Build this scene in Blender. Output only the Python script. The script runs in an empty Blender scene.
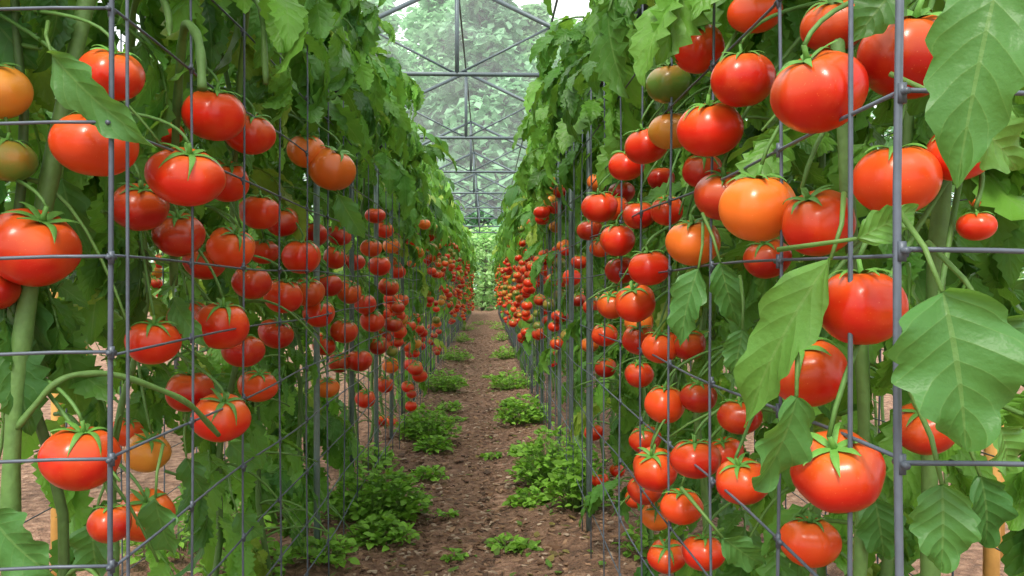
import bpy, math, numpy as np
from mathutils import Vector, noise
rng = np.random.default_rng(7)
scene = bpy.context.scene
scene.view_settings.view_transform = 'Standard'
scene.view_settings.look = 'None'
U = lambda a, b: float(rng.uniform(a, b))
F = 796.0

# ------------------------------------------------------------------ mesh builder
class MB:
    def __init__(s): s.V=[]; s.Q=[]; s.C=[]; s.T=[]; s.M=[]; s.n=0
    def add(s, V, Q, col=(1,1,1), uv=None, mat=0):
        V=np.asarray(V,float); Q=np.asarray(Q,int); n=len(V)
        s.V.append(V); s.Q.append(Q+s.n)
        c=np.empty((n,4)); c[:,3]=1; c[:,:3]=col; s.C.append(c)
        s.T.append(np.zeros((n,2)) if uv is None else uv)
        s.M.append(np.full(len(Q),mat)); s.n+=n
    def build(s, name, mats, parent=None):
        me=bpy.data.meshes.new(name)
        V=np.concatenate(s.V); Q=np.concatenate(s.Q); C=np.concatenate(s.C); T=np.concatenate(s.T); M=np.concatenate(s.M)
        m=len(Q)
        me.vertices.add(len(V)); me.vertices.foreach_set('co',V.astype(np.float32).ravel())
        me.loops.add(4*m); me.loops.foreach_set('vertex_index',Q.astype(np.int32).ravel())
        me.polygons.add(m); me.polygons.foreach_set('loop_start',np.arange(0,4*m,4,dtype=np.int32))
        me.polygons.foreach_set('loop_total',np.full(m,4,dtype=np.int32))
        me.polygons.foreach_set('use_smooth',np.ones(m,dtype=bool))
        me.polygons.foreach_set('material_index',M.astype(np.int32))
        a=me.color_attributes.new('Col','FLOAT_COLOR','POINT'); a.data.foreach_set('color',C.astype(np.float32).ravel())
        u=me.uv_layers.new(name='UVMap'); u.data.foreach_set('uv',T[Q.ravel()].astype(np.float32).ravel())
        me.update(calc_edges=True)
        for mt in mats: me.materials.append(mt)
        o=bpy.data.objects.new(name,me); scene.collection.objects.link(o)
        if parent: o.parent=parent
        return o

def gridfaces(r,c,wrap=False):
    i=np.arange(r-1)[:,None]; j=np.arange(c if wrap else c-1)[None,:]
    j2=(j+1)%c
    return np.stack([i*c+j,i*c+j2,(i+1)*c+j2,(i+1)*c+j],-1).reshape(-1,4)

def tube(P,R,k=6):
    P=np.asarray(P,float); n=len(P); R=np.broadcast_to(np.asarray(R,float),(n,)).copy()
    T=np.gradient(P,axis=0); T/=np.linalg.norm(T,axis=1)[:,None]+1e-9
    ref=np.array([0,0,1.]) if abs((P[-1]-P[0])[2])<.75*np.linalg.norm(P[-1]-P[0]) else np.array([1.,0,0])
    A=np.cross(T,ref); A/=np.linalg.norm(A,axis=1)[:,None]+1e-9; B=np.cross(T,A)
    a=np.linspace(0,2*np.pi,k,endpoint=False)
    ring=lambda i,r:P[i]+r*(np.cos(a)[:,None]*A[i]+np.sin(a)[:,None]*B[i])
    rows=[ring(0,0)]+[ring(i,R[i]) for i in range(n)]+[ring(n-1,0)]
    return np.concatenate(rows), gridfaces(n+2,k,True)

def rotm(az,pitch,roll):
    ca,sa=math.cos(az),math.sin(az); cp,sp=math.cos(pitch),math.sin(pitch); cr,sr=math.cos(roll),math.sin(roll)
    Rz=np.array([[ca,-sa,0],[sa,ca,0],[0,0,1]]); Ry=np.array([[cp,0,-sp],[0,1,0],[sp,0,cp]]); Rx=np.array([[1,0,0],[0,cr,-sr],[0,sr,cr]])
    return Rz@Ry@Rx

# ------------------------------------------------------------------ leaf shapes (x forward, z up)
def leaflet(L,W,n,k,droop,fold,ser=.22):
    t=np.linspace(0,1,n); prof=np.sin(np.pi*t**.72)**.85*(1-.25*t); prof[0]=.03; prof[-1]=.0
    zig=np.zeros(n)
    if n>20:   # big lobed leaf: rounded lobes pointing to the tip
        sw=(t*5.5)%1.0; zig=-ser*(1-np.minimum(sw/.7,(1-sw)/.3)**.8)*1.6*np.sin(np.pi*t)**.4
    elif n>6: zig=np.where(np.arange(n)%2==0,-ser,ser); zig[0]=zig[-1]=0
    th=droop*t; dx=np.cos(th); dz=-np.sin(th)
    cx=np.concatenate([[0],np.cumsum((dx[1:]+dx[:-1])/2)])*L/(n-1); cz=np.concatenate([[0],np.cumsum((dz[1:]+dz[:-1])/2)])*L/(n-1)
    s=np.linspace(-1,1,k)
    w=W*prof
    V=np.zeros((n,k,3)); UV=np.zeros((n,k,2))
    ww=w[:,None]*(1+zig[:,None]*(np.abs(s)[None]**2))
    V[:,:,1]=s[None]*ww
    lift=fold*np.abs(V[:,:,1])-.9*fold*V[:,:,1]**2/(W+1e-6)*.8
    if n>20: lift=lift+.20*W*np.sin(t[:,None]*14+1.5*np.sign(s)[None])*np.abs(s)[None]**1.8
    elif n>6: lift=lift+.10*W*np.sin(t*22+1)[:,None]*np.abs(s)[None]**1.5
    V[:,:,0]=cx[:,None]+np.sin(th)[:,None]*lift+zig[:,None]*np.abs(s)[None]**2*(-.04*L)+.10*L*np.abs(s)[None]**2*prof[:,None]*.5
    V[:,:,2]=cz[:,None]+np.cos(th)[:,None]*lift
    UV[:,:,0]=t[:,None]; UV[:,:,1]=s[None]*.5+.5
    return V.reshape(-1,3),gridfaces(n,k),UV.reshape(-1,2)

def compound(hi):
    Vs=[];Qs=[];Us=[];n0=0
    def put(V,Q,u):
        nonlocal n0
        Vs.append(V);Qs.append(Q+n0);Us.append(u);n0+=len(V)
    m=7; dr=U(.8,1.5); th=np.linspace(0.25,-dr,m); P=np.zeros((m,3))
    for i in range(1,m): P[i]=P[i-1]+np.array([math.cos(th[i]),U(-.08,.08),math.sin(th[i])])*(.62/(m-1))
    V,Q=tube(P,np.linspace(.013,.006,m),5 if hi else 3); put(V,Q,np.full((len(V),2),.5))
    n,k=(15,5) if hi else (5,3)
    def at(f): x=f*(m-1); i=min(int(x),m-2); return P[i]+(P[i+1]-P[i])*(x-i), th[min(i+1,m-1)]
    spec=[(1,0,U(.42,.52))]
    for f in ((.34,.6,.84) if hi else (.4,.78)):
        for sd in (-1,1): spec.append((f+U(-.04,.04),sd*U(.7,1.2),U(.28,.44)))
    for f,yaw,L in spec:
        p,a=at(min(f,1)); V,Q,u=leaflet(L,L*U(.21,.31),n,k,U(.3,1.2),U(.2,.7),U(.12,.22))
        R=rotm(yaw,a-U(-.1,.5),U(-.5,.5)); put(V@R.T+p,Q,u)
    return np.concatenate(Vs),np.concatenate(Qs),np.concatenate(Us)
HI=[compound(True) for _ in range(16)]; LO=[compound(False) for _ in range(10)]

def leafcol():
    r=rng.random(); b=U(.7,1.3)
    if r<.42: c=(.092,.255,.038)
    elif r<.80: c=(.165,.39,.05)
    elif r<.93: c=(.045,.155,.028)
    else: c=(.34,.47,.065)
    return np.array(c)*b

# ------------------------------------------------------------------ tomato shapes (unit radius)
def top_z(rad,flat): return np.sqrt(np.maximum(0,1-rad**2))*flat-.2*np.exp(-(rad/.32)**2)
def tomato_shape(nr,nc,lob,flat,seed):
    r_=np.random.default_rng(seed); ph=np.linspace(0,np.pi,nr); a=np.linspace(0,2*np.pi,nc,endpoint=False)
    k=r_.integers(4,7); o=r_.uniform(0,6)
    PH,A=np.meshgrid(ph,a,indexing='ij')
    r=np.sin(PH)*(1+lob*np.cos(k*A+o)*(np.cos(PH/2)**2)*np.sin(PH)+.035*np.cos(2*A+o))
    z=np.cos(PH)*flat-.2*np.exp(-(np.sin(PH)/.32)**2)*(PH<1.5)+.04*np.exp(-(np.sin(PH)/.25)**2)*(PH>1.6)
    V=np.stack([r*np.cos(A),r*np.sin(A),z],-1).reshape(-1,3)
    uv=np.stack([A/(2*np.pi),PH/np.pi],-1).reshape(-1,2)
    return V,gridfaces(nr,nc,True),uv
FL=.9
THI=[tomato_shape(24,36,.065,FL,i) for i in range(6)]
TLO=[tomato_shape(9,12,.05,FL,i) for i in range(4)]
def calyx_shape(hi):
    Vs=[];Qs=[];n0=0; ns=6 if hi else 5
    for i in range(ns):
        a=i*2*math.pi/ns+U(-.15,.15); n=9 if hi else 4; L=U(.62,.92); t=np.linspace(0,1,n); up=U(-.02,.34)
        w=.105*np.sin(np.pi*np.clip(t*.85+.15,0,1))**.8*(1-.3*t); w[-1]=.004
        rad=.05+L*t*(1-.12*up); bend=U(-.25,.25)*t**2
        V=np.zeros((n,3,3))
        for j,s in enumerate((-1,0,1)):
            yy=s*w+bend; rr=np.sqrt(rad**2+yy**2)
            V[:,j,0]=rad; V[:,j,1]=yy; V[:,j,2]=top_z(np.minimum(rr,.98),FL)+.045+(0.03 if s==0 else 0)+up*t**2.2
        V=V.reshape(-1,3)@rotm(a,0,0).T; Q=gridfaces(n,3); Vs.append(V);Qs.append(Q+n0);n0+=len(V)
    P=np.array([[0,0,.68],[0,.01,.9],[.05,.03,1.12]]); V,Q=tube(P,[.11,.06,.055],8 if hi else 4); Vs.append(V);Qs.append(Q+n0)
    return np.concatenate(Vs),np.concatenate(Qs)
CHI=[calyx_shape(True) for _ in range(6)]; CLO=[calyx_shape(False) for _ in range(3)]
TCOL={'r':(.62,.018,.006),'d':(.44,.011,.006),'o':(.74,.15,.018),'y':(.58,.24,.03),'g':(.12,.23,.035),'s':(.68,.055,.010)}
def lean(ax,ay,ang,spin):
    d=np.array([ax,ay]); d=d/(np.linalg.norm(d)+1e-9); z=np.array([d[0]*math.sin(ang),d[1]*math.sin(ang),math.cos(ang)])
    x=np.cross([0,1,0],z); x/=np.linalg.norm(x); y=np.cross(z,x); c,s=math.cos(spin),math.sin(spin)
    return np.stack([c*x+s*y,-s*x+c*y,z],1)
def put_tomato(mb,c,R,kind,hi=True,side=0):
    T=(THI if hi else TLO)[rng.integers(6 if hi else 4)]
    M=lean(-side*.6+U(-.5,.5),-1+U(-.7,.7),U(.05,.6),U(0,6.28))*R
    M[:,2]*=U(.86,1.02)
    col=np.array(TCOL[kind])*U(.85,1.15)
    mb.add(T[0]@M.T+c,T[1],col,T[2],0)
    Cx=(CHI if hi else CLO)[rng.integers(6 if hi else 3)]
    mb.add(Cx[0]@M.T+c,Cx[1],np.array((.10,.26,.035))*U(.8,1.2),None,1)
    return c+M@np.array([.05,.03,1.1])

# ------------------------------------------------------------------ materials
def newmat(name):
    m=bpy.data.materials.new(name); m.use_nodes=True; nt=m.node_tree; b=nt.nodes['Principled BSDF']; return m,nt,b
def N(nt,t,**kw):
    n=nt.nodes.new(t)
    for k,v in kw.items(): setattr(n,k,v)
    return n
def math_(nt,op,a,b=None,c=None):
    n=N(nt,'ShaderNodeMath',operation=op)
    for i,x in enumerate((a,b,c)):
        if x is None: continue
        if isinstance(x,(int,float)): n.inputs[i].default_value=x
        else: nt.links.new(x,n.inputs[i])
    return n.outputs[0]
def mixc(nt,fac,a,b,mode='MIX'):
    n=N(nt,'ShaderNodeMix',data_type='RGBA',blend_type=mode)
    for i,x in ((0,fac),(6,a),(7,b)):
        if isinstance(x,(int,float)): n.inputs[i].default_value=x
        elif isinstance(x,tuple): n.inputs[i].default_value=(*x,1)
        else: nt.links.new(x,n.inputs[i])
    return n.outputs[2]
def noise_(nt,scale,detail=4,coord='Object'):
    tc=N(nt,'ShaderNodeTexCoord'); n=N(nt,'ShaderNodeTexNoise'); n.inputs['Scale'].default_value=scale; n.inputs['Detail'].default_value=detail
    nt.links.new(tc.outputs[coord],n.inputs['Vector']); return n.outputs['Fac']
def ramp(nt,f,stops):
    r=N(nt,'ShaderNodeValToRGB'); e=r.color_ramp.elements
    while len(e)<len(stops): e.new(.5)
    for x,(p,c) in zip(e,stops): x.position=p; x.color=(*c,1)
    nt.links.new(f,r.inputs[0]); return r.outputs[0]
def bump(nt,b,h,s,d=.01):
    n=N(nt,'ShaderNodeBump'); n.inputs['Strength'].default_value=s; n.inputs['Distance'].default_value=d
    nt.links.new(h,n.inputs['Height']); nt.links.new(n.outputs[0],b.inputs['Normal'])

def leaf_material(name,transl=.3,rough=.42):
    m,nt,b=newmat(name)
    at=N(nt,'ShaderNodeAttribute',attribute_name='Col'); uv=N(nt,'ShaderNodeUVMap'); sp=N(nt,'ShaderNodeSeparateXYZ'); nt.links.new(uv.outputs[0],sp.inputs[0])
    s=math_(nt,'ABSOLUTE',math_(nt,'MULTIPLY_ADD',sp.outputs[1],2,-1))
    mid=math_(nt,'LESS_THAN',s,.04)
    fr=math_(nt,'FRACT',math_(nt,'SUBTRACT',math_(nt,'MULTIPLY',sp.outputs[0],7),math_(nt,'MULTIPLY',s,1.5)))
    tri=math_(nt,'ABSOLUTE',math_(nt,'SUBTRACT',fr,.5))
    vein=math_(nt,'GREATER_THAN',tri,.465)
    v=math_(nt,'MAXIMUM',mid,math_(nt,'MULTIPLY',vein,.5))
    nz=noise_(nt,14,3)
    c1=mixc(nt,math_(nt,'MULTIPLY',nz,.40),at.outputs[0],(.04,.14,.025))
    c2=mixc(nt,math_(nt,'MULTIPLY',v,.3),c1,(.25,.40,.12))
    nt.links.new(c2,b.inputs['Base Color']); b.inputs['Roughness'].default_value=rough; b.inputs['Specular IOR Level'].default_value=.35
    fine=noise_(nt,120,3)
    h=math_(nt,'ADD',math_(nt,'ADD',math_(nt,'MULTIPLY',math_(nt,'POWER',tri,2.0),-1.8),math_(nt,'MULTIPLY',mid,-.3)),math_(nt,'MULTIPLY',fine,.6)); bump(nt,b,h,.45,.005)
    tr=N(nt,'ShaderNodeBsdfTranslucent'); nt.links.new(mixc(nt,.5,c2,(.32,.58,.04)),tr.inputs[0])
    mx=N(nt,'ShaderNodeMixShader'); mx.inputs[0].default_value=transl
    nt.links.new(b.outputs[0],mx.inputs[1]); nt.links.new(tr.outputs[0],mx.inputs[2]); nt.links.new(mx.outputs[0],nt.nodes['Material Output'].inputs[0])
    return m
M_LEAF=leaf_material('tomato_leaf',.34); M_WEED=leaf_material('weed_leaf',.35,.5)
M_TOM,nt,b=newmat('tomato_skin')
at=N(nt,'ShaderNodeAttribute',attribute_name='Col'); uv=N(nt,'ShaderNodeUVMap'); sp=N(nt,'ShaderNodeSeparateXYZ'); nt.links.new(uv.outputs[0],sp.inputs[0])
nz=noise_(nt,11,3); top=math_(nt,'SUBTRACT',1,math_(nt,'MULTIPLY',sp.outputs[1],2.2)); top=math_(nt,'MAXIMUM',top,0)
c=mixc(nt,math_(nt,'MULTIPLY',math_(nt,'MULTIPLY',nz,top),1.3),at.outputs[0],(.66,.22,.025))
blot=noise_(nt,17,4); c=mixc(nt,math_(nt,'MULTIPLY',math_(nt,'MAXIMUM',math_(nt,'SUBTRACT',blot,.48),0),1.4),c,(.78,.14,.02))
speck=noise_(nt,420,1); c=mixc(nt,math_(nt,'MULTIPLY',math_(nt,'GREATER_THAN',speck,.74),.2),c,(.85,.40,.15))
nt.links.new(c,b.inputs['Base Color']); b.inputs['Roughness'].default_value=.28; b.inputs['Specular IOR Level'].default_value=.36
b.inputs['Coat Weight'].default_value=.10; b.inputs['Coat Roughness'].default_value=.07
bump(nt,b,noise_(nt,70,4),.05,.002)
def attr_mat(name,rough=.5,metal=0,nscale=30,namt=.25,bs=.2,transl=0):
    m,nt,b=newmat(name); at=N(nt,'ShaderNodeAttribute',attribute_name='Col'); nz=noise_(nt,nscale,4)
    k=math_(nt,'MULTIPLY_ADD',nz,namt*2,1-namt); cc=N(nt,'ShaderNodeCombineXYZ')
    for i in range(3): nt.links.new(k,cc.inputs[i])
    col=mixc(nt,1,at.outputs[0],cc.outputs[0],'MULTIPLY'); nt.links.new(col,b.inputs['Base Color'])
    b.inputs['Roughness'].default_value=rough; b.inputs['Metallic'].default_value=metal; bump(nt,b,nz,bs,.004)
    if transl:
        tr=N(nt,'ShaderNodeBsdfTranslucent'); nt.links.new(col,tr.inputs[0]); mx=N(nt,'ShaderNodeMixShader'); mx.inputs[0].default_value=transl
        nt.links.new(b.outputs[0],mx.inputs[1]); nt.links.new(tr.outputs[0],mx.inputs[2]); nt.links.new(mx.outputs[0],nt.nodes['Material Output'].inputs[0])
    return m
M_STEM=attr_mat('green_stem',.6,0,80,.3,.4); M_METAL=attr_mat('galvanised_wire',.45,.25,60,.3,.15); M_WOOD=attr_mat('wooden_stake_wood',.75,0,25,.3,.4)
M_DEB=attr_mat('mulch_chips',.9,0,40,.35,.5); M_HAZE=attr_mat('tree_foliage',.9,0,.5,.12,0,.4)
def soil(name,tint):
    m,nt,b=newmat(name)
    a=noise_(nt,1.7,5); c=noise_(nt,24,8); d=noise_(nt,110,4)
    base=ramp(nt,c,[(.30,(.060*tint[0],.030*tint[1],.018*tint[2])),(.46,(.175*tint[0],.092*tint[1],.053*tint[2])),(.58,(.28*tint[0],.158*tint[1],.096*tint[2])),(.76,(.42*tint[0],.275*tint[1],.19*tint[2]))])
    base=mixc(nt,math_(nt,'MULTIPLY',a,.5),base,(.22*tint[0],.122*tint[1],.075*tint[2]))
    base=mixc(nt,math_(nt,'MULTIPLY',math_(nt,'GREATER_THAN',d,.64),.4),base,(.42,.29,.20))
    nt.links.new(base,b.inputs['Base Color']); b.inputs['Roughness'].default_value=.88
    bump(nt,b,math_(nt,'ADD',c,math_(nt,'MULTIPLY',d,.5)),1.0,.035); return m
M_SOIL=soil('path_soil',(1,1,1)); M_FIELD=soil('field_soil',(1.5,1.55,1.65))

# ------------------------------------------------------------------ fruit from image pixels, depth estimated from row face and apparent size
def w(px,py,d): return np.array([(px-487)/F*d, d, 1+(285-py)/F*d])
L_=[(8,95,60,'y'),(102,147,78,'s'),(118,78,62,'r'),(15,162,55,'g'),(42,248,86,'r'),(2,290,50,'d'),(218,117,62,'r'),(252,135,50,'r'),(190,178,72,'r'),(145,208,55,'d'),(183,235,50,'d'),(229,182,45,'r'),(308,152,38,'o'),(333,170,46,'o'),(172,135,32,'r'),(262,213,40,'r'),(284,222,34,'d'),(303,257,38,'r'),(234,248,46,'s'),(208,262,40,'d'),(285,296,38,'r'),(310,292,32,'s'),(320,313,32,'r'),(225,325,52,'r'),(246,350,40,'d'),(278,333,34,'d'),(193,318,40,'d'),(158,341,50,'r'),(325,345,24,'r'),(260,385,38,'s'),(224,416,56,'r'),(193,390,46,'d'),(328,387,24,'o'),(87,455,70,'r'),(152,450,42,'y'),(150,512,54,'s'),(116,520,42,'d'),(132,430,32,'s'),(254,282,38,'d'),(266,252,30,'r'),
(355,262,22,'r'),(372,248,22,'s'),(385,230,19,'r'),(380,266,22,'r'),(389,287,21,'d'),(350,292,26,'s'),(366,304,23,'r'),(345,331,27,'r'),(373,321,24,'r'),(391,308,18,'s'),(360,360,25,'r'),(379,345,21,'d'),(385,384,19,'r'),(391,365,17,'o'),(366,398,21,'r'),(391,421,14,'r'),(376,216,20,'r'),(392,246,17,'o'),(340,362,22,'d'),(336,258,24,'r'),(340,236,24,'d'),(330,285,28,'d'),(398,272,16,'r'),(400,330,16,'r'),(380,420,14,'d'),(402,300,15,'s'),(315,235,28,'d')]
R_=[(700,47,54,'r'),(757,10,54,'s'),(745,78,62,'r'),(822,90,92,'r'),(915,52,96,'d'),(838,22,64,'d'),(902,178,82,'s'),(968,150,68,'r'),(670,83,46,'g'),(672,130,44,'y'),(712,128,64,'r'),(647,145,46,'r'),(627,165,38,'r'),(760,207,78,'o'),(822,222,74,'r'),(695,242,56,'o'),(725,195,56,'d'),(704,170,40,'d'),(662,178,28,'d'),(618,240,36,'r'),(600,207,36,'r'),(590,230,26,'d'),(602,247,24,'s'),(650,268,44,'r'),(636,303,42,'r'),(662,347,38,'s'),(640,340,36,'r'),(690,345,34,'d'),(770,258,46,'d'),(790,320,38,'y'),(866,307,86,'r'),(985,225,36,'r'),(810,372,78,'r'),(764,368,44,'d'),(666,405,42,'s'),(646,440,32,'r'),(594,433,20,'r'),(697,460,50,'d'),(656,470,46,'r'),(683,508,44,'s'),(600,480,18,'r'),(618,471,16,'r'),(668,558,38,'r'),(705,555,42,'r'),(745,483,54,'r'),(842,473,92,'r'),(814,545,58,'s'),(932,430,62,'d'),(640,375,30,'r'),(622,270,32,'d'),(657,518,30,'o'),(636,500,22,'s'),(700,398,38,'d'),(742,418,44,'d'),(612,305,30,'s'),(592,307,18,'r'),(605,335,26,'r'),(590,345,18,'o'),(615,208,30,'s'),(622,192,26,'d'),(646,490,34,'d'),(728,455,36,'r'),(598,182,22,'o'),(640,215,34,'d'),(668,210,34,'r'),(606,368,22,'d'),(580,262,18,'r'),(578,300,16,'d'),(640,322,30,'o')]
hero=[]
for side,tab,f,D in ((-1,L_,.52,.12),(1,R_,.37,.095)):
    for px,py,sz,k in tab:
        df=f*F/abs(px-487); ds=D*F/sz
        d=.55*df+.45*ds
        if side<0 and px<120: d=max(df,1.22)+.02
        if side>0 and px>890: d=.86
        c=w(px,py,d); R=sz*d/F/2; hero.append((side,c[0],c[1],c[2],R,k))
HC=np.array([h[1:4] for h in hero]); HR=np.array([h[4] for h in hero])
left=list(range(len(hero))); groups=[]
while left:
    i=left.pop(0); g=[i]; 
    for j in left[:]:
        if np.linalg.norm(HC[j]-HC[i])<.22 and len(g)<6: g.append(j); left.remove(j)
    groups.append(g)
for g in groups:
    mb=MB()
    c0=HC[g].mean(0); side=hero[g[0]][0]; ztop=max(HC[j][2]+HR[j] for j in g)
    node=np.array([c0[0]+side*.13,c0[1]+.06,ztop+.07])
    for j in g:
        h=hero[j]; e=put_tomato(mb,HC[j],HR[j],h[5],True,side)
        t=np.linspace(0,1,9)[:,None]; p1=e+np.array([side*.02,.0,.05+.3*max(0,node[2]-e[2]-.1)])
        P=(1-t)**2*e+2*t*(1-t)*p1+t*t*node
        V,Q=tube(P,np.linspace(.0026,.0036,9),6); mb.add(V,Q,(.09,.21,.04),None,1)
    t=np.linspace(0,1,7)[:,None]; P=node+t*np.array([side*.08,.03,.05])+np.sin(t*3.1)*np.array([0,0,.02]); V,Q=tube(P,.0045,6); mb.add(V,Q,(.09,.21,.04),None,1)
    mb.build('tomato_cluster',[M_TOM,M_STEM])

# ------------------------------------------------------------------ rows
HP=np.stack([HC[:,0]/HC[:,1],(HC[:,2]-1)/HC[:,1]],1); HA=HR/HC[:,1]
def covers(V):
    y=np.maximum(V[:,1],.05); P=np.stack([V[:,0]/y,(V[:,2]-1)/y],1)
    D=np.linalg.norm(P[:,None]-HP[None],axis=2)<(HA*.9)[None]
    D&=(V[:,1][:,None]<(HC[:,1]+HR)[None])
    return D.any(1).mean()
def add_leaf(mb,base,az,pitch,L,hi,check=False,tol=.05):
    T=(HI if hi else LO)[rng.integers(16 if hi else 10)]
    V=T[0]@(rotm(az,pitch,U(-.4,.4))*L).T+base
    if V[:,1].min()<.5: return False
    if check and covers(V)>tol and rng.random()<.96: return False
    mb.add(V,T[1],leafcol(),T[2]); return True
def row(side,f,y0,y1,dens,depth=.45,fruit_y0=3.0,check=True,ztop=2.35,nm='tomato_plant_row',fs=(.09,.20)):
    par=bpy.data.objects.new(nm,None); scene.collection.objects.link(par)
    mb=MB(); toward=math.pi if side>0 else 0.0
    n=int((y1-y0)*dens)
    for i in range(n):
        y=y0+(y1-y0)*rng.random(); r=rng.random()
        if r<.60: z=U(1.5,ztop)
        elif r<.92: z=U(.7,1.6)
        else: z=U(.25,.85)
        dp=rng.random()*depth
        if z<1.55: dp+=.13 if y<4.5 else .05
        if z>2.0: dp=dp*.8+.06
        if side<0 and y<2.1 and z<1.05 and rng.random()<.6: continue
        az=toward+rng.normal(0,.75) if rng.random()<.72 else U(0,6.28)
        L=U(.2,.34) if z<1.5 else U(.2,.42)
        add_leaf(mb,np.array([side*(f+dp),y,z]),az,U(-.6,.5),L,y<6.5,check and y<5)
    if check:   # full plants at the head of the row
        for i in range(360):
            y=y0-.12+2.6*rng.random()**1.2; z=U(1.0,1.95) if rng.random()<.66 else U(.15,1.0)
            if z<1.0 and y<y0+.9 and rng.random()<(.85 if side<0 else .6): continue
            add_leaf(mb,np.array([side*(f+U(.14,.6 if z>1 else .36)),y,z]),U(0,6.28),U(-.6,.4),U(.2,.34),True,True)
    mb.build('foliage',[M_LEAF],par)
    mb=MB(); y=y0+.12
    while y<y1:
        x=side*(f+.22+U(-.05,.08)); zz=np.linspace(-.02,2.25,22 if y<8 else 7); a=U(0,6)
        P=np.stack([x+.035*np.sin(zz*3+a)+.012*np.sin(zz*11+a),y+.04*np.cos(zz*2.3+a)+.012*np.cos(zz*9+a),zz],1)
        V,Q=tube(P,np.linspace(.010,.005,len(zz)),8 if y<8 else 5); mb.add(V,Q,np.array((.09,.185,.04))*U(.7,1.3))
        if y<6:
            for q in range(10):
                i=rng.integers(2,19); e=np.array([-side*U(.05,.24),U(-.2,.25),U(0,.2)]); t=np.linspace(0,1,8)[:,None]
                PP=P[i]+t*e-np.array([0,0,1.])*(t**2)*U(.05,.25)
                V,Q=tube(PP,np.linspace(.0045,.0022,8),5); mb.add(V,Q,(.10,.22,.04))
        y+=U(.34,.5)
    mb.build('vines',[M_STEM],par)
    mb=MB(); y=fruit_y0
    while y<y1-.2:
        c=np.array([side*(f+U(-.07,.08)),y,U(.75,1.62) if rng.random()<.8 else U(.45,1.0)]); k=rng.choice(list('rrrrsdddoyg'))
        if rng.random()<.35: k='r'
        for q in range(rng.integers(2,7)):
            kk=k if rng.random()<.6 else rng.choice(list('rrrdsoyg'))
            put_tomato(mb,c+np.array([U(-.05,.05),U(-.12,.12),-.05*q+U(-.03,.03)]),U(.032,.05),kk,y<4.5,side)
        y+=U(*fs)
    mb.build('fruit',[M_TOM,M_STEM],par)
    return par
row(-1,.52,1.2,27,155,fruit_y0=4.3)
row(1,.37,1.0,27,155,fruit_y0=4.1)
row(-1,2.1,2.8,22,60,fruit_y0=3.4,check=False,ztop=1.9,fs=(.3,.8))
row(1,2.1,3.2,22,60,fruit_y0=3.4,check=False,ztop=1.9,fs=(.3,.8))

# individual large leaves
def hero_leaf(mb,bx,by,tx,ty,wd,d,d2=None,col=(.10,.27,.05),roll=0.,droop=.55):
    B=w(bx,by,d); T=w(tx,ty,d2 or d); u=T-B; L=np.linalg.norm(u); u/=L
    W=wd*d/F/2
    V,Q,uv=leaflet(1,W/L*1.2,53,9,droop,.5,.13); V*=L/max(V[:,0].max(),.01)
    nrm=np.array([0,-1,.25]); nrm-=nrm@u*u; nrm/=np.linalg.norm(nrm); s=np.cross(nrm,u)
    c,sn=math.cos(roll),math.sin(roll); s2=c*s+sn*nrm; n2=c*nrm-sn*s
    R=np.stack([u,s2,n2],1)
    mb.add(V@R.T+B,Q,col,uv)
    P=np.stack([B-u*.06+np.array([0,.05,.02]),B-u*.03+np.array([0,.015,.01]),B]); V,Q=tube(P,[.003,.0025,.002],6); mb.add(V,Q,(.13,.26,.06),np.full((len(V),2),.5))
mb=MB()
G1=(.085,.245,.06);G2=(.14,.34,.06);G3=(.055,.18,.04)
for a in [(950,292,990,452,122,.66,.62,G1,.25),(1010,-35,958,165,92,.64,.62,G1,.6),(835,258,718,425,66,.80,.86,G2,.7),(800,398,776,502,60,.80,.80,G1,-.4),(862,238,930,205,34,.74,.72,G2,.2),(975,115,1045,165,60,.75,.75,G2,.2),(1010,430,1030,480,60,.75,.75,G2,-.2),(950,488,955,580,60,.72,.7,G1,.3),(905,-20,860,30,50,.8,.8,G3,.2),(1000,320,1040,390,80,.7,.7,G3,0),(700,268,672,345,36,1.25,1.25,G1,.6),(722,262,738,330,30,1.2,1.2,G3,.5),(745,330,735,380,30,1.15,1.15,G1,.3),(990,480,1010,560,50,.9,.9,G3,0),(880,500,895,570,46,.95,.95,G3,.3),(725,540,770,576,32,1.1,1.1,G1,.4),
 (60,58,132,150,46,1.12,1.08,G1,.6),(30,285,45,392,56,1.3,1.3,G3,.3),(160,495,168,560,40,1.35,1.35,G1,.3),(0,510,45,580,60,1.2,1.15,G1,.3),(100,520,95,580,46,1.4,1.4,G3,.2),(70,180,85,260,44,1.4,1.4,G3,.2),(340,196,362,240,24,2.4,2.4,G1,.3),(0,20,40,70,50,1.3,1.3,G3,.1),(232,440,262,472,24,1.8,1.8,G1,.3),(190,455,205,500,28,1.6,1.6,G3,.2),(178,300,196,340,24,1.6,1.5,G1,.3),(240,510,262,540,26,1.8,1.8,G1,.3)]:
    hero_leaf(mb,*a[:5],a[5],a[6],a[7],a[8])
mb.build('tomato_leaves',[M_LEAF])
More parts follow.
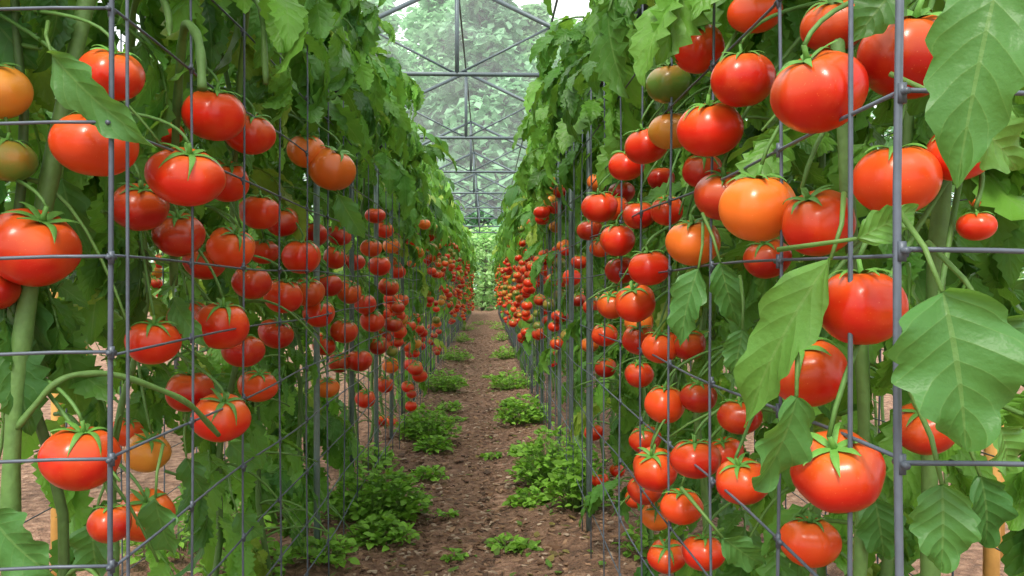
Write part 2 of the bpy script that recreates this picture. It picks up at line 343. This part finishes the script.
# foreground stems
mb=MB()
for pts,r in (([(-.70,1.25,0),(-.72,1.23,.4),(-.73,1.24,.8),(-.70,1.3,1.2),(-.62,1.36,1.7),(-.5,1.4,2.1)],.0135),([(.56,.98,0),(.55,.96,.4),(.535,.95,.8),(.54,.94,1.05),(.56,.93,1.3),(.55,.95,1.8)],.0105),([(.47,1.0,0),(.46,.98,.5),(.47,.97,.85),(.44,.96,1.1),(.43,.98,1.4),(.42,1.0,1.9)],.008),
   ([(-.72,1.24,.78),(-.66,1.25,.86),(-.6,1.3,.86),(-.52,1.4,.8),(-.5,1.5,.72)],.005),
   ([(-.66,1.7,1.0),(-.62,1.6,1.25),(-.57,1.5,1.42),(-.53,1.42,1.47),(-.49,1.38,1.42),(-.48,1.36,1.33)],.008),([(-.7,1.6,1.3),(-.66,1.5,1.5),(-.6,1.42,1.54),(-.55,1.4,1.48),(-.55,1.4,1.38)],.006),([(-.6,1.9,1.2),(-.55,1.8,1.5),(-.5,1.7,1.62),(-.45,1.62,1.55),(-.44,1.6,1.4)],.006)):
    P=np.array(pts,float); t=np.linspace(0,len(P)-1,40); 
    PP=np.stack([np.interp(t,np.arange(len(P)),P[:,i]) for i in range(3)],1)
    ker=np.ones(7)/7
    for i in range(3): 
        if i<2 or P[0,2]>.1: PP[3:-3,i]=np.convolve(PP[:,i],ker,'valid')
    V,Q=tube(PP,r*(1+.12*np.sin(t*9)),10); mb.add(V,Q,(.10,.205,.045))
mb.build('tomato_stem',[M_STEM])

# ------------------------------------------------------------------ wire trellis cages
WC=(.10,.122,.155)
def trellis(side,f,y0,y1,zs,rv,rh,back,extra):
    mb=MB(); xf=side*f; xb=side*back
    ys=list(np.arange(y0,y1,.3))
    for i,y in enumerate(ys):
        for x in ((xf,xb) if y<8 else (xf,)):
            zz=np.linspace(0,zs[-1]+.03,9); a=U(0,6)
            P=np.stack([x+.003*np.sin(zz*4+a),y+.003*np.cos(zz*5+a),zz],1); V,Q=tube(P,rv if i==0 else rv*.62,8 if y<3 else 5); mb.add(V,Q,np.array(WC)*U(.8,1.2))
    for z in zs:
        for x in (xf,xb):
            yy=np.concatenate([np.arange(y0,6,.15),np.arange(6,y1,1.5)]); P=np.stack([x+.003*np.sin(yy*7+z*9)+side*.002,yy,z+.004*np.sin(yy*5+z*20)],1)
            V,Q=tube(P,rh if x==xf else rh*.7,6); mb.add(V,Q,np.array(WC)*U(.8,1.2))
        xx=np.linspace(side*f,side*back,8); P=np.stack([xx,np.full(8,y0-.004),z+.002*np.sin(xx*20)],1); V,Q=tube(P,rh*1.15,8); mb.add(V,Q,WC)
        for y in ys[:6]:
            P=np.array([[xf,y-.011,z],[xf,y,z+.001],[xf,y+.011,z]]); V,Q=tube(P,rh*1.5,8); mb.add(V,Q,np.array(WC)*.8)
            P=np.array([[xf,y,z-.009],[xf,y,z],[xf,y,z+.009]]); V,Q=tube(P,rv*1.15 if y==y0 else rv*.9,8); mb.add(V,Q,np.array(WC)*.8)
    for x,y in extra:
        zz=np.linspace(0,zs[-1]+.05,6); P=np.stack([np.full(6,x),np.full(6,y),zz],1); V,Q=tube(P,rv*.7,8); mb.add(V,Q,WC)
    P=np.array([[side*(f+.04),y0,zs[-1]+.03],[side*(f+.04),(y0+y1)/2,zs[-1]+.03],[side*(f+.04),y1,zs[-1]+.03]]); V,Q=tube(P,.012,8); mb.add(V,Q,(.05,.06,.07))
    mb.build('wire_trellis',[M_METAL])
trellis(-1,.52,1.12,27,[.16,.31,.46,.61,.758,.906,1.038,1.223,1.38,1.54,1.70],.0038,.0022,1.05,[(-.52,1.17),(-1.05,1.12)])
trellis(1,.37,.70,27,[.19,.35,.51,.675,.84,1.03,1.171,1.36,1.53,1.70],.0038,.0021,.95,[(.37,.80),(.95,.70)])
for side,f,y0 in ((-1,.59,2.8),(1,.40,3.1)):
    y=y0
    while y<26:
        mb=MB(); zz=np.array([-.08,.4,1.2,1.72]); P=np.stack([np.full(4,side*f)+U(-.01,.01),np.full(4,y),zz],1)
        V,Q=tube(P,.011,8); mb.add(V,Q,np.array((.13,.18,.17))*U(.7,1.2)); mb.build('metal_stake',[M_METAL]); y+=U(.6,.75)
for x,y in ((-1.38,2.6),(-1.75,3.3),(-2.3,4.6),(1.42,2.2),(2.45,3.8),(1.9,2.9)):
    mb=MB(); P=np.array([[x,y,-.1],[x+.005,y,.5],[x,y,.98],[x,y,1.06]]); V,Q=tube(P,[.022,.022,.02,.012],7); mb.add(V,Q,(.62,.34,.09)); mb.build('wooden_stake',[M_WOOD])

# ------------------------------------------------------------------ ground
gx=np.arange(-1.4,1.41,.025); gy=np.concatenate([np.arange(.1,8,.025),np.arange(8,31,.09)])
V=np.zeros((len(gy),len(gx),3)); V[:,:,0]=gx[None]; V[:,:,1]=gy[:,None]
for i,yy in enumerate(gy):
    for j,xx in enumerate(gx):
        n=noise.noise(Vector((xx*2.2,yy*2.2,0)))*.02+noise.noise(Vector((xx*9,yy*6,3)))*.018+noise.noise(Vector((xx*26,yy*26,7)))*.012
        e=min(1,(1.4-abs(xx))/.15); berm=.035*math.exp(-((abs(xx+.08)-.5)/.16)**2)-.014*math.exp(-((abs(xx+.08)-.14)/.06)**2)
        V[i,j,2]=(n+berm+.006)*e-.02*(1-e)
GZ=V[:,:,2]
def gz(x,y): return float(GZ[min(np.searchsorted(gy,y),len(gy)-1),int(np.clip((x+1.4)/.025,0,len(gx)-1))])
mb=MB(); mb.add(V.reshape(-1,3),gridfaces(len(gy),len(gx))); mb.build('dirt_path',[M_SOIL])
mb=MB(); k=60; ax=np.linspace(-60,60,k); V=np.zeros((k,k,3)); V[:,:,0]=ax[None]; V[:,:,1]=ax[:,None]+45; V[:,:,2]=-.012; mb.add(V.reshape(-1,3),gridfaces(k,k)); mb.build('ground',[M_FIELD])
mb=MB()
cube=np.array([[x,y,z] for z in(-1,1) for y in(-1,1) for x in(-1,1)],float); cf=np.array([[0,1,3,2],[4,6,7,5],[0,4,5,1],[2,3,7,6],[0,2,6,4],[1,5,7,3]])
for i in range(11000):
    y=2.3+14*rng.random()**1.7; x=rng.normal(-.08,.4)
    if abs(x)>1.2: continue
    s=U(.003,.011)*(1.7 if rng.random()<.05 else 1); V=(cube+rng.uniform(-.4,.4,(8,3)))*np.array([s*1.4,s*U(.3,.8),s*U(.15,.4)])@rotm(U(0,6.3),U(-.3,.3),U(-.3,.3)).T
    c=[(.30,.18,.105),(.09,.05,.03),(.20,.11,.062),(.44,.33,.235),(.24,.14,.085)][rng.integers(5)]
    mb.add(V+np.array([x,y,gz(x,y)+s*.15]),cf,np.array(c)*U(.7,1.1))
o=mb.build('mulch_debris',[M_DEB]); o.data.polygons.foreach_set('use_smooth',np.zeros(len(o.data.polygons),dtype=bool))
mb=MB()
for i in range(360):
    y=2.4+9*rng.random()**1.5; x=-.08+(rng.choice([-1,1])*U(.2,.5) if rng.random()<.7 else U(-.3,.3)); L=U(.02,.05)
    V,Q,uv=leaflet(L,L*.3,6,3,U(-.6,.6),.4); c=[(.16,.26,.05),(.35,.25,.08),(.22,.12,.06),(.14,.3,.05)][rng.integers(4)]
    mb.add(V@rotm(U(0,6.3),U(-.1,.3),U(-.5,.5)).T+np.array([x,y,gz(x,y)+.008]),Q,c,uv)
mb.build('fallen_leaves',[M_WEED])

# ------------------------------------------------------------------ weeds
def weed(x,y,r,h,n,name='weed_clump'):
    mb=MB(); z0=gz(x,y); n=int(n*1.15)
    for i in range(n):
        a=U(0,6.28); q=math.sqrt(rng.random()); rr=r*q*U(.85,1.15); hh=h*(1-q*q*.75)*U(.3,1.15)
        tip=np.array([x+rr*math.cos(a),y+rr*math.sin(a),z0+hh+.005]); base=np.array([x+rr*.5*math.cos(a),y+rr*.5*math.sin(a),z0-.005])
        if i%3==0:
            V,Q=tube(np.array([base,(base+tip)/2+np.array([0,0,.01]),tip]),[.002,.0016,.001],4); mb.add(V,Q,(.16,.33,.06),np.full((len(V),2),.5))
        L=U(.022,.05); V,Q,uv=leaflet(L,L*U(.30,.43),6,3,U(.2,1),.4)
        col=np.array((.27,.55,.055))*U(.5,1.3)
        mb.add(V@rotm(a+U(-1.2,1.2),U(-.2,.9),U(-.6,.6)).T+tip,Q,col,uv)
    mb.build(name,[M_WEED])
for x,y,r,h,n in [(-.46,3.35,.20,.20,860),(-.40,3.05,.11,.08,220),(-.38,5.1,.19,.20,560),(-.32,4.8,.1,.08,140),(-.40,7.4,.22,.17,420),(-.42,10.3,.22,.16,300),(-.5,13.5,.25,.15,200),
 (.33,3.9,.19,.26,700),(.40,3.4,.13,.25,420),(.20,3.6,.10,.06,150),(.26,5.6,.19,.17,480),(.26,7.6,.22,.16,420),(.28,10.6,.22,.15,300),(.33,14,.25,.15,200),(.08,3.05,.06,.03,56),(.02,4.6,.04,.02,26),(-.12,2.9,.03,.03,20),(-.22,5.9,.05,.03,36),(.14,3.0,.05,.02,30),(-.17,3.4,.03,.02,18),(.05,8.5,.1,.03,70),(.36,17,.3,.15,180),(-.5,17,.3,.15,180),(.22,4.6,.08,.05,80),(-.3,4.1,.08,.05,80),(-.3,6.3,.09,.06,90),(.2,6.5,.08,.05,80),
 (-.8,2.7,.14,.12,200),(-.75,2.2,.1,.1,150),(.62,2.9,.12,.1,150),(-.02,20,.4,.1,130),(-.95,3.4,.2,.12,200),(.9,2.4,.15,.1,160),(-.55,2.75,.09,.07,130),(-.62,4.2,.14,.1,160),(-1.15,3.0,.2,.12,200)]:
    weed(x,y,r,h,n)

# ------------------------------------------------------------------ greenhouse
gh=bpy.data.objects.new('greenhouse',None); scene.collection.objects.link(gh)
mb=MB(); cx=-.27; pk=3.74; sl=.475; hw=2.5; ev=pk-sl*hw; GC=(.10,.135,.15)
def bar(a,b_,r=.018): 
    a=np.array(a,float); b_=np.array(b_,float); V,Q=tube(np.array([a,(a+b_)/2,b_]),r,8); mb.add(V,Q,GC)
yf=[1.0+3.1*i for i in range(10)]
for y in yf:
    for s in (-1,1):
        bar((cx+s*hw,y,0),(cx+s*hw,y,ev),.025); bar((cx,y,pk),(cx+s*hw,y,ev),.022)
        bar((cx,y,2.9),(cx+s*.85,y,pk-sl*.85),.011)
    bar((cx-1.77,y,2.9),(cx+1.77,y,2.9),.02); bar((cx,y,2.9),(cx,y,pk),.02)
for xo in (0,.85,-.85,1.7,-1.7,2.5,-2.5): bar((cx+xo,yf[0],pk-sl*abs(xo)+.02),(cx+xo,yf[-1],pk-sl*abs(xo)+.02),.011)
mb.build('frame',[M_METAL],gh)
M_FILM=bpy.data.materials.new('polythene_film'); M_FILM.use_nodes=True; nt=M_FILM.node_tree; nt.nodes.remove(nt.nodes['Principled BSDF'])
t1=N(nt,'ShaderNodeBsdfTransparent'); t2=N(nt,'ShaderNodeBsdfTranslucent'); t2.inputs[0].default_value=(.93,.97,1,1); mx=N(nt,'ShaderNodeMixShader')
nt.links.new(math_(nt,'MULTIPLY_ADD',noise_(nt,1.5,4),.12,.03),mx.inputs[0]); nt.links.new(t1.outputs[0],mx.inputs[1]); nt.links.new(t2.outputs[0],mx.inputs[2]); nt.links.new(mx.outputs[0],nt.nodes['Material Output'].inputs[0])
mb=MB()
for s in (-1,1):
    q=12; xs=np.linspace(0,hw+.08,q); ys=np.linspace(yf[0],yf[-1],60); V=np.zeros((60,q,3)); V[:,:,0]=cx+s*xs[None]; V[:,:,1]=ys[:,None]; V[:,:,2]=pk-sl*xs[None]+.045-.02*np.abs(np.sin(ys*math.pi/3.1))[:,None]; mb.add(V.reshape(-1,3),gridfaces(60,q))
mb.build('roof_film',[M_FILM],gh)

# ------------------------------------------------------------------ trees & hedge
def tree(x,y,h,rad,cone,col,n,name='tree',sz=(.26,.6)):
    mb=MB()
    zz=np.linspace(-.1,h*.95,9); P=np.stack([x+.15*np.sin(zz*.6),y+.1*np.cos(zz*.5),zz],1); V,Q=tube(P,np.linspace(h*.018,h*.003,9),8); mb.add(V,Q,(.25,.24,.2))
    nb=40 if cone else 30; bl=[]
    for i in range(nb):
        f=(i+.5)/nb; z=h*(.08+.90*f); R=rad*(1-f)*1.0+.25 if cone else rad*math.sqrt(max(.05,1-(2*f-.95)**2))
        a=i*2.4; rr=R*(.6 if cone else U(.3,.7)); c=np.array([x+rr*math.cos(a),y+rr*math.sin(a),z+(0 if not cone else -.1*rr)]); bl.append((c,max(.5,R*.52)))
        tp=P[min(8,int(f*8))]; V,Q=tube(np.array([tp,(tp+c)/2+np.array([0,0,.1]),c]),[h*.006,h*.004,h*.002],5); mb.add(V,Q,(.25,.24,.2))
    m=n//nb; qv=np.array([[0,0,0],[.5,.32,.05],[1,0,-.1],[.5,-.32,.05]])
    for c,R in bl:
        D=rng.normal(size=(m,3)); D/=np.linalg.norm(D,axis=1)[:,None]; pos=c+D*(R*rng.uniform(.45,1.05,m))[:,None]*np.array([1,1,.75])
        shade=U(.72,1.15)
        for p in pos:
            s=U(*sz)*(h/14)**.5; V=qv@(rotm(U(0,6.3),U(-.9,.3),U(-.8,.8))*s).T+p; mb.add(V,[[0,1,2,3]],np.array(col)*shade*U(.85,1.15))
    mb.build(name,[M_HAZE])
HAZY1=(.36,.66,.36);HAZY2=(.29,.55,.32);HAZY3=(.44,.74,.40)  # crown greens paled: misty haze is painted into the foliage colour
for x,y,h,r,c,col in [(-5.5,40,16.5,3.8,True,HAZY1),(-2.6,44,18,4,False,HAZY1),(2.4,42,16,3.6,False,HAZY3),(5.0,46,16,4.5,False,HAZY1),(-9.5,46,15,4.5,False,HAZY3),(9.5,44,16,4.5,False,HAZY2),(-.2,40,21,4.6,True,HAZY2),(-4.5,52,15,5,False,HAZY3),(1,54,20,6,False,HAZY3),(-15,44,13,5,False,HAZY2),(15,42,13,5,False,HAZY1),(-22,40,12,5,False,HAZY1),(22,40,12,5,False,HAZY2),(30,42,12,5,False,HAZY1),(-30,42,12,5,False,HAZY2)]:
    tree(x,y,h,r,c,col,10500 if abs(x)<7 else 4500)
for i,x in enumerate(np.linspace(-24,24,17)):
    tree(x+U(-.4,.4),U(30.5,33),U(2.8,4.2),2.0,False,(.34,.60,.20) if i%2 else (.42,.68,.28),2600,'bush',(.25,.5))

# ------------------------------------------------------------------ light & camera
wd=bpy.data.worlds.new('overcast_sky'); scene.world=wd; wd.use_nodes=True; nt=wd.node_tree; bg=nt.nodes['Background']
tc=N(nt,'ShaderNodeTexCoord'); sp=N(nt,'ShaderNodeSeparateXYZ'); nt.links.new(tc.outputs['Generated'],sp.inputs[0])
nt.links.new(ramp(nt,sp.outputs[2],[(0,(.70,.75,.75)),(.35,(.94,.97,.97)),(1,(1,1,.99))]),bg.inputs[0]); bg.inputs[1].default_value=1.85
s=bpy.data.lights.new('sun','SUN'); s.energy=4.0; s.angle=.3; s.color=(1,.94,.84); so=bpy.data.objects.new('sun',s); scene.collection.objects.link(so); so.rotation_euler=(math.radians(36),math.radians(-14),0)
cam=bpy.data.cameras.new('camera'); cam.lens=28; cam.clip_start=.02; cam.clip_end=300; co=bpy.data.objects.new('camera',cam); scene.collection.objects.link(co)
co.location=(0,0,1.0); co.rotation_euler=(math.radians(90)-3/F,0,-25/F); scene.camera=co
